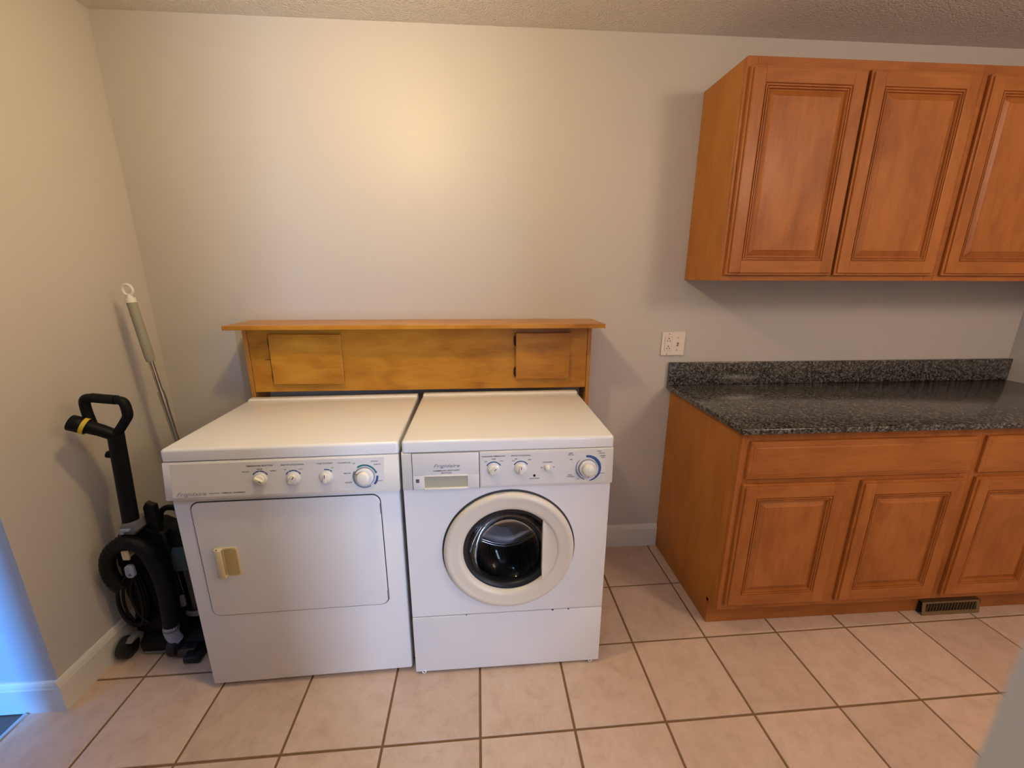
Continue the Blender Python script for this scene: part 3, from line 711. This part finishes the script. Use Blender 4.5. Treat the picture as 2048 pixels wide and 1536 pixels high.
tw('WASH/RINSE TEMPERATURE', 0.2935, 0.8690, 0.0060); tw('WARM', 0.2940, 0.8600, 0.0044); tw('HOT', 0.2690, 0.8520, 0.0044); tw('COLD', 0.3200, 0.8530, 0.0044)
tw('END OF CYCLE SIGNAL', 0.3830, 0.8690, 0.0060); tw('LOW', 0.3580, 0.8520, 0.0044); tw('MED', 0.3670, 0.8580, 0.0040); tw('HIGH', 0.4110, 0.8540, 0.0044)
tw('EXTRA RINSE', 0.4705, 0.8435, 0.0052); tw('OFF', 0.4500, 0.8255, 0.0045); tw('ON', 0.4910, 0.8260, 0.0045)
tw('DOOR LOCKED', 0.4275, 0.7890, 0.0045)
tw('OFF', 0.5470, 0.8710, 0.0072); tw('PULL ON', 0.5480, 0.8660, 0.0045); tw('SPIN', 0.5490, 0.8500, 0.0045)
tw('QUICK', 0.6420, 0.8790-0.003, 0.0042); tw('REGULAR', 0.6510, 0.8690, 0.0042); tw('NORMAL', 0.6540, 0.8600, 0.0042); tw('HEAVY', 0.6550, 0.8540, 0.0042)
tw('DELICATE', 0.6520, 0.7990, 0.0042); tw('RINSE', 0.6350, 0.7900, 0.0042); tw('HAND', 0.5450, 0.7970, 0.0045); tw('WASHABLES', 0.5470, 0.7910, 0.0045); tw('SOAK', 0.5720, 0.7820, 0.0040)
obj('lettering', bm, M['ink'], con)['kind'] = 'stuff'
bm = B()
arc_into(bm, FW.M(0.2937, 0.8245, 0.0012), 0.0240, 0.0276, -60, 60, 20); arc_into(bm, FW.M(0.3822, 0.8240, 0.0012), 0.0240, 0.0276, -58, 58, 20)
arc_into(bm, FW.M(0.6046, 0.8180, 0.0012), 0.0340, 0.0455, -8, 170, 40, taper=True)
obj('dial_scale', bm, M['blue'], con)['kind'] = 'stuff'
bm = B(); arc_into(bm, FW.M(0.6046, 0.8180, 0.0012), 0.0345, 0.0415, 195, 320, 30, taper=True)
obj('dial_scale', bm, M['greyprint'], con)
small_knob(con, FW, 0.2937, 0.8245, 40, None); small_knob(con, FW, 0.3822, 0.8240, 4, None)
bm = B(); disc_stack(bm, FW.M(0.4700, 0.8250, 0), [(0.0105, 0), (0.0105, 0.006), (0.0090, 0.008), (0.0078, 0.0140), (0.006, 0.0150), (0, 0.0150)], 24)
obj('rinse_button', bm, M['knob'], con, None, smooth=40)
bm = B(); disc_stack(bm, FW.M(0.4272, 0.7995, 0.001), [(0.0042, 0), (0.0042, 0.0012), (0, 0.0022)], 16)
obj('lock_light', bm, M['hinge'], con)
big_dial(con, FW, 0.6046, 0.8180, 180, None)
# door
bm = B(); lathe_y(bm, [(0.2195, 0.001), (0.2195, -0.0008), (0.2290, -0.0008), (0.2290, 0.001)], CX, CZ+0.0030, 96); obj('door_recess_shade', bm, M['gap'], t, L0)  # flat dark ring, its colour gives the shade in the gap round the door
bm = B(); lathe_y(bm, [(0.2240, 0.0005), (0.2240, -0.010), (0.2215, -0.0155), (0.2160, -0.0190), (0.2090, -0.0205), (0.2030, -0.0190), (0.1960, -0.0178), (0.1780, -0.0172), (0.1690, -0.0160), (0.1635, -0.0105), (0.1590, -0.0030), (0.1570, 0.006), (0.1600, 0.012), (0.2200, 0.012), (0.2240, 0.0005)], CX, CZ, 96)
dr = obj('door', bm, M['doorring'], t, L0, smooth=50)
# filler right of the straight edge of the window, a shallow dished finger grip
CH = 0.1140
bm = B(); rows = []; nz, nx = 24, 10; R1 = 0.1665
for i in range(nz+1):
    th = math.radians(-46.8+93.6*i/nz); row = []
    xo, zo = R1*math.cos(th), R1*math.sin(th)
    for k in range(nx+1):
        f = k/nx; x = CH+(xo-CH)*f; y = -0.0150+0.0048*math.sin(PI*f)*math.cos(th*1.6)
        row.append(bm.verts.new((CX+x, y, CZ+zo)))
    row.append(None); rows.append(row[:-1])
for A, Bq in zip(rows, rows[1:]):
    for k in range(nx): bm.faces.new((A[k], A[k+1], Bq[k+1], Bq[k]))
for A, Bq in zip(rows, rows[1:]):
    a2 = bm.verts.new((A[0].co.x, 0.010, A[0].co.z)); b2 = bm.verts.new((Bq[0].co.x, 0.010, Bq[0].co.z)); bm.faces.new((A[0], Bq[0], b2, a2))
bmesh.ops.remove_doubles(bm, verts=bm.verts, dist=1e-5)
g = obj('finger_grip', bm, M['doorring'], dr, None, smooth=40)
bm = B(); lathe_y(bm, [(0.1600, 0.0005), (0.1570, -0.0020), (0.1500, -0.0005), (0.1440, 0.0050), (0.1405, 0.0140), (0.1400, 0.0300), (0.1600, 0.0300)], CX, CZ, 72); obj('window_gasket', bm, M['rubber'], dr, None, smooth=50)
bm = B(); lathe_y(bm, [(0.1415, 0.010), (0.1370, 0.022), (0.1220, 0.045), (0.1000, 0.068), (0.0650, 0.084), (0.030, 0.091), (0, 0.093)], CX, CZ, 64)
obj('door_glass', bm, M['glass'], dr, None, smooth=60)
bm = B(); lathe_y(bm, [(0.1700, 0.016), (0.1900, 0.030), (0.1850, 0.050), (0.1950, 0.060), (0.2000, 0.085)], CX, CZ, 64); obj('door_bellows', bm, M['rubber'], t, L0, smooth=50)
bm = B(); lathe_y(bm, [(0.2000, 0.085), (0.2150, 0.100), (0.2200, 0.34), (0.2000, 0.36), (0.100, 0.372), (0, 0.375)], CX, CZ, 64); obj('drum', bm, M['drum'], t, L0, smooth=50)
# drum paddle: polished band bulging forward
bm = B(); rows = []
top = [(0.255, 0.468), (0.300, 0.464), (0.350, 0.462), (0.400, 0.476), (0.462, 0.492)]; bot = [(0.250, 0.420), (0.300, 0.400), (0.350, 0.392), (0.405, 0.404), (0.468, 0.438)]
tp = smooth_path([(x, 0, z) for x, z in top], 5); bp_ = smooth_path([(x, 0, z) for x, z in bot], 5)
for i, (a, b) in enumerate(zip(tp, bp_)):
    u = i/(len(tp)-1); row = []
    for k in range(9):
        f = k/8; p = a.lerp(b, f); p.y = 0.235-0.045*math.sin(PI*f)**0.8-0.02*math.sin(PI*u); row.append(bm.verts.new(p))
    rows.append(row)
for A, Bq in zip(rows, rows[1:]):
    for k in range(8): bm.faces.new((A[k], A[k+1], Bq[k+1], Bq[k]))
obj('drum_paddle', bm, simple('satin_paddle', (0.80, 0.80, 0.84), 0.28, 0.55), t, L0, smooth=60)
for dz, dy in ((-0.012, 0.0), (-0.030, 0.012)):
    bm = B(); tube(bm, [(p.x, 0.220+dy, p.z+dz) for p in bp_], 0.0045, 8); obj('paddle_ridge', bm, M['chrome'], t, L0, smooth=60)

# ------------------------------------------------------------------ mop standing behind the dryer
P0, P1 = Vector((-1.045, -0.264, 0.0)), Vector((-1.1970, -0.240, 1.3780))
dv = (P1-P0).normalized()
t = thing('mop', 'steel mop pole with grey grip and white ring, leaning in corner', 'mop', P0)
q = lambda z: (P1-P0)*((z)/(P1.z))
bm = B(); tube(bm, [q(0.02), q(0.97)], 0.0105, 14); obj('lower_pole', bm, M['steelpole'], t, smooth=40)
bm = B(); tube(bm, [q(0.93), q(1.125)], 0.0085, 14); obj('upper_pole', bm, M['steelpole'], t, smooth=40)
bm = B(); tube(bm, [q(0.93), q(0.985)], 0.0120, 14); obj('collar', bm, M['steelpole'], t, smooth=40)
bm = B(); tube(bm, [q(1.105), q(1.120), q(1.33), q(1.338)], 0.0155, 16, rfun=lambda f: 0.0140 if f < 0.1 else 0.0160); obj('grip', bm, M['greygrip'], t, smooth=40)
bm = B(); tube(bm, [q(1.332), q(1.350)], 0.0162, 16); tube(bm, [q(1.348), q(1.362)], 0.009, 12)
c_ = q(1.379); ax = dv
ring = []
for i in range(28):
    a = 2*PI*i/28; side = Vector((1, 0, 0))-ax*ax.x; side.normalize()
    ring.append(c_+side*0.0175*math.cos(a)+ax*0.0200*math.sin(a))
tube(bm, ring, 0.0050, 10, closed=True); obj('hanging_ring', bm, M['whiteplastic'], t, smooth=50)
bm = B(); box(bm, -0.05, 0.05, -0.015, 0.015, 0.0, 0.03, 0.006); obj('mop_clamp', bm, M['greygrip'], t)

# ------------------------------------------------------------------ upright vacuum cleaner
t = thing('vacuum_cleaner', 'black upright vacuum cleaner with hose, between left wall and dryer', 'vacuum cleaner', (-1.13, -0.50, 0))
o_ = (1.13, 0.50, 0)
# main housing, open on the left where the cord hangs
bm = B()
prism(bm, [(-1.238, 0.375), (-1.236, 0.450), (-1.200, 0.518), (-1.150, 0.538), (-1.095, 0.535), (-1.050, 0.510), (-1.040, 0.420), (-1.042, 0.360)], 'y', -0.515, -0.415, 0.010, 3)
prism(bm, [(-1.168, 0.385), (-1.040, 0.385), (-1.045, 0.250), (-1.050, 0.060), (-1.150, 0.060), (-1.146, 0.200)], 'y', -0.513, -0.417, 0.008, 2)
prism(bm, [(-1.236, 0.385), (-1.176, 0.385), (-1.172, 0.270), (-1.166, 0.150), (-1.226, 0.150), (-1.240, 0.260)], 'y', -0.510, -0.450, 0.008, 2)
prism(bm, [(-1.228, 0.160), (-1.140, 0.160), (-1.130, 0.062), (-1.215, 0.062), (-1.234, 0.090)], 'y', -0.514, -0.420, 0.008, 2)
body = obj('motor_housing', bm, M['black'], t, o_, smooth=45)
# vents on the left shoulder
for k in range(4):
    x, z = -1.215+0.012*k, 0.498+0.010*k
    bm = B(); tube(bm, [(x-0.005, -0.517, z-0.012), (x+0.004, -0.517, z+0.010)], 0.0028, 6); obj('vent_rib', bm, M['lgrey'], body)
# neck and pole
bm = B(); prism(bm, [(-1.170, 0.534), (-1.165, 0.566), (-1.150, 0.578), (-1.108, 0.582), (-1.104, 0.552), (-1.122, 0.530)], 'y', -0.548, -0.475, 0.008, 3); neck = obj('neck_latch', bm, M['lgrey'], t, o_, smooth=45)
neck['label'] = 'light grey latch collar'
bm = B(); prism(bm, [(-1.160, 0.540), (-1.158, 0.560), (-1.125, 0.560), (-1.127, 0.552), (-1.148, 0.550), (-1.150, 0.540)], 'y', -0.556, -0.546, 0.002, 2); obj('latch_tab', bm, M['bluegrey'], neck)
bm = B(); tube(bm, [(-1.142, -0.522, 0.560), (-1.139, -0.523, 0.590), (-1.110, -0.530, 0.915)], 0.024, 20, rfun=lambda f: 0.0275-0.003*f, flat=0.8)
pole = obj('pole', bm, M['black'], t, o_, smooth=45)
bm = B(); tube(bm, [(-1.135, -0.53, 0.836), (-1.152, -0.532, 0.840)], 0.012, 12); obj('cord_hook', bm, M['black'], pole, None, smooth=45)
lp = smooth_path([(-1.112, -0.53, 0.905), (-1.095, -0.53, 0.925), (-1.066, -0.53, 0.962), (-1.057, -0.53, 0.978), (-1.056, -0.53, 1.000), (-1.059, -0.53, 1.020), (-1.071, -0.53, 1.030), (-1.118, -0.53, 1.036), (-1.165, -0.53, 1.041), (-1.178, -0.53, 1.034), (-1.182, -0.53, 1.016), (-1.181, -0.53, 0.985), (-1.176, -0.53, 0.945)], 4)
bm = B(); tube(bm, lp, 0.0138, 14, flat=1.15); hd = obj('handle', bm, M['black'], t, o_, smooth=45)
bm = B(); tube(bm, [lp[k] for k in range(25, 32)], 0.0156, 14, flat=1.2); obj('grip', bm, M['blackmatte'], hd, None, smooth=45)
bm = B(); tube(bm, [(-1.108, -0.53, 0.905), (-1.145, -0.54, 0.930), (-1.180, -0.548, 0.948)], 0.021, 18, rfun=lambda f: 0.019+0.003*f)
wd = obj('wand_socket', bm, M['black'], t, o_, smooth=45)
A_, B_ = Vector((-1.180, -0.548, 0.948)), Vector((-1.218, -0.560, 0.968))
ax = (B_-A_).normalized(); u = Vector((0, 0, 1))-ax*ax.z; u.normalize(); v = ax.cross(u)
def ringtube(prof, m, name, parent):
    bm = B(); rings = []
    for d, r in prof: rings.append([bm.verts.new(A_+ax*d+u*r*math.cos(2*PI*k/24)+v*r*math.sin(2*PI*k/24)) for k in range(24)])
    for P_, Q_ in zip(rings, rings[1:]):
        for k in range(24): bm.faces.new((P_[k], P_[(k+1) % 24], Q_[(k+1) % 24], Q_[k]))
    return obj(name, bm, M[m], parent, None, smooth=45)
ringtube([(0.0, 0.023), (0.006, 0.0265), (0.040, 0.0265), (0.042, 0.0245), (0.040, 0.021), (0.010, 0.020), (0.008, 0.001)], 'black', 'socket_mouth', wd)
ringtube([(-0.004, 0.0272), (-0.004, 0.0278), (0.008, 0.0278), (0.008, 0.0272)], 'yellow', 'yellow_band', wd)
# crevice tool and carry handle
bm = B(); prism(bm, [(-1.101, 0.430), (-1.101, 0.620), (-1.092, 0.634), (-1.066, 0.622), (-1.062, 0.430)], 'y', -0.512, -0.484, 0.004, 2); ct_ = obj('crevice_tool', bm, M['black'], t, o_, smooth=45)
bm = B(); prism(bm, [(-1.092, 0.6365), (-1.069, 0.6255), (-1.069, 0.6235), (-1.092, 0.6345)], 'y', -0.507, -0.489); obj('tool_mouth', bm, M['darkvoid'], ct_)
bm = B(); tube(bm, smooth_path([(-1.100, -0.455, 0.520), (-1.092, -0.455, 0.560), (-1.070, -0.455, 0.583), (-1.035, -0.455, 0.582), (-1.010, -0.455, 0.560), (-1.004, -0.455, 0.480)], 5), 0.0105, 12); obj('carry_handle', bm, M['black'], t, o_, smooth=45)
# dust cup
bm = B()
def cupr(prof, cx, cy, seg=32):
    rings = [[bm.verts.new((cx+r*math.cos(2*PI*k/seg), cy+r*math.sin(2*PI*k/seg), z)) for k in range(seg)] for r, z in prof]
    for P_, Q_ in zip(rings, rings[1:]):
        for k in range(seg): bm.faces.new((P_[k], P_[(k+1) % seg], Q_[(k+1) % seg], Q_[k]))
cupr([(0.060, 0.150), (0.066, 0.170), (0.072, 0.350)], -1.020, -0.440); obj('dust_cup', bm, M['cup'], t, o_, smooth=45)
bm = B(); cupr([(0.001, 0.160), (0.030, 0.160), (0.034, 0.345), (0.001, 0.345)], -1.020, -0.440); obj('cyclone_core', bm, simple('dusty_core', (0.16, 0.12, 0.10), 0.8), t, o_, smooth=45)
bm = B(); cupr([(0.001, 0.348), (0.073, 0.348), (0.075, 0.360), (0.074, 0.430), (0.060, 0.445), (0.001, 0.445)], -1.020, -0.440); obj('filter_cap', bm, M['tealcap'], t, o_, smooth=45)
bm = B(); cupr([(0.001, 0.444), (0.062, 0.444), (0.070, 0.470), (0.055, 0.515), (0.001, 0.520)], -1.020, -0.440); obj('cup_lid', bm, M['black'], t, o_, smooth=45)
bm = B(); cupr([(0.001, 0.128), (0.062, 0.128), (0.068, 0.140), (0.064, 0.154), (0.001, 0.154)], -1.020, -0.440); obj('cup_base', bm, M['lgrey'], t, o_, smooth=45)
bm = B(); prism(bm, rrect(-1.052, -1.034, 0.185, 0.235, 0.006), 'y', -0.511, -0.500, 0.002); obj('cup_latch', bm, M['lgrey'], t, o_, smooth=45)
# hose
hp = smooth_path([(-1.222, -0.538, 0.310), (-1.236, -0.545, 0.352), (-1.238, -0.548, 0.400), (-1.222, -0.550, 0.455), (-1.185, -0.552, 0.495), (-1.143, -0.553, 0.508), (-1.102, -0.552, 0.486), (-1.078, -0.551, 0.430), (-1.066, -0.550, 0.360), (-1.062, -0.550, 0.285), (-1.066, -0.550, 0.205), (-1.072, -0.550, 0.128)], 12)
bm = B(); cnt = len(hp)
tube(bm, hp, 0.020, 16, rfun=lambda f: 0.0238+0.0006*math.sin(f*(cnt-1)*PI*0.5))
obj('hose', bm, M['blackmatte'], t, o_, smooth=60)
bm = B(); tube(bm, smooth_path([(-1.0715, -0.550, 0.140), (-1.074, -0.551, 0.118), (-1.071, -0.551, 0.090), (-1.060, -0.548, 0.064)], 4), 0.0235, 18, rfun=lambda f: 0.0245-0.0055*max(0, f-0.3)); hc = obj('hose_connector', bm, M['bluegrey'], t, o_, smooth=45)
hc['label'] = 'blue grey hose elbow'
bm = B(); tube(bm, [(-1.0722, -0.550, 0.128), (-1.0735, -0.5505, 0.121)], 0.0262, 18); obj('connector_ring', bm, M['lgrey'], hc, None, smooth=45)
# power cord hanging in loops from an upper hook
bm = B(); tube(bm, [(-1.160, -0.512, 0.448), (-1.160, -0.556, 0.448)], 0.009, 12); box(bm, -1.170, -1.146, -0.5605, -0.552, 0.438, 0.476, 0.003); obj('cord_hook', bm, M['cream'], body, None, smooth=45)
for k, (dx, dy) in enumerate(((0, 0), (0.008, -0.007), (0.017, 0.006), (-0.004, 0.010))):
    cp = smooth_path([(-1.168+dx*0.3, -0.536+dy, 0.372), (-1.206+dx, -0.538+dy, 0.350), (-1.240+dx, -0.540+dy, 0.285), (-1.246+dx, -0.540+dy, 0.205), (-1.226+dx, -0.540+dy, 0.158-0.5*dx), (-1.190, -0.540+dy, 0.144-0.5*dx), (-1.162-dx*0.6, -0.540+dy, 0.170), (-1.152-dx*0.6, -0.538+dy, 0.250), (-1.156-dx*0.3, -0.538+dy, 0.330)], 6, closed=True)
    bm = B(); tube(bm, cp, 0.0045, 8, closed=True); obj('power_cord', bm, M['blackmatte'], t, o_, smooth=60)
bm = B(); tube(bm, smooth_path([(-1.166, -0.545, 0.355), (-1.190, -0.545, 0.270), (-1.172, -0.545, 0.180), (-1.150, -0.545, 0.150)], 6), 0.0042, 8); obj('power_cord', bm, M['blackmatte'], t, o_, smooth=60)
bm = B(); box(bm, -1.215, -1.150, -0.550, -0.512, 0.146, 0.154, 0.003); obj('lower_cord_hook', bm, M['black'], body)
bm = B(); prism(bm, rrect(-1.170, -1.140, 0.366, 0.418, 0.014), 'y', -0.566, -0.550, 0.004, 3); bdg = obj('plug', bm, M['bluegrey'], t, o_, smooth=45)
bdg['label'] = 'blue grey rounded plug holding the cord'
bm = B(); prism(bm, [(-1.160, 0.378), (-1.147, 0.378), (-1.1525, 0.388)], 'y', -0.5672, -0.5655); obj('plug_mark', bm, M['blue'], bdg)
# lower body, wheels, floor head
for x in (-1.252, -1.070):
    bm = B(); rings = []
    prof = [(0.010, -0.020), (0.030, -0.020), (0.040, -0.014), (0.042, 0.0), (0.040, 0.014), (0.030, 0.020), (0.010, 0.020)]
    for r, d in prof: rings.append([bm.verts.new((x+d, -0.545+r*math.cos(2*PI*k/24), 0.043+r*math.sin(2*PI*k/24))) for k in range(24)])
    for P_, Q_ in zip(rings, rings[1:]):
        for k in range(24): bm.faces.new((P_[k], P_[(k+1) % 24], Q_[(k+1) % 24], Q_[k]))
    bm.faces.new(rings[0][::-1]); bm.faces.new(rings[-1])
    obj('wheel', bm, M['rubber'], t, o_, smooth=45)
bm = B(); prism(bm, [(-0.572, 0.084), (-0.556, 0.096), (-0.525, 0.096), (-0.510, 0.075), (-0.525, 0.072), (-0.545, 0.084)], 'x', -1.232, -1.206, 0.003, 2); obj('wheel_bracket', bm, M['lgrey'], t, o_, smooth=45)
bm = B(); prism(bm, [(-0.545, 0.020), (-0.548, 0.055), (-0.515, 0.085), (-0.420, 0.090), (-0.350, 0.060), (-0.330, 0.020), (-0.335, 0.003), (-0.54, 0.003)], 'x', -1.205, -0.940, 0.006, 3)
fh = obj('floor_head', bm, M['black'], t, o_, smooth=45)
bm = B(); box(bm, -1.200, -1.110, -0.549, -0.540, 0.010, 0.016, 0.001, 1); obj('brush_strip', bm, M['lgrey'], fh)
bm = B(); prism(bm, [(-0.575, 0.012), (-0.578, 0.046), (-0.560, 0.055), (-0.54, 0.050), (-0.54, 0.012)], 'x', -1.060, -0.985, 0.004, 3); ped = obj('release_pedal', bm, simple('glossy_black_plastic', (0.012, 0.013, 0.018), 0.08), t, o_, smooth=45)
bm = B(); box(bm, -1.020, -0.960, -0.600, -0.545, 0.002, 0.030, 0.006); obj('front_roller', bm, M['rubber'], t, o_, smooth=45)
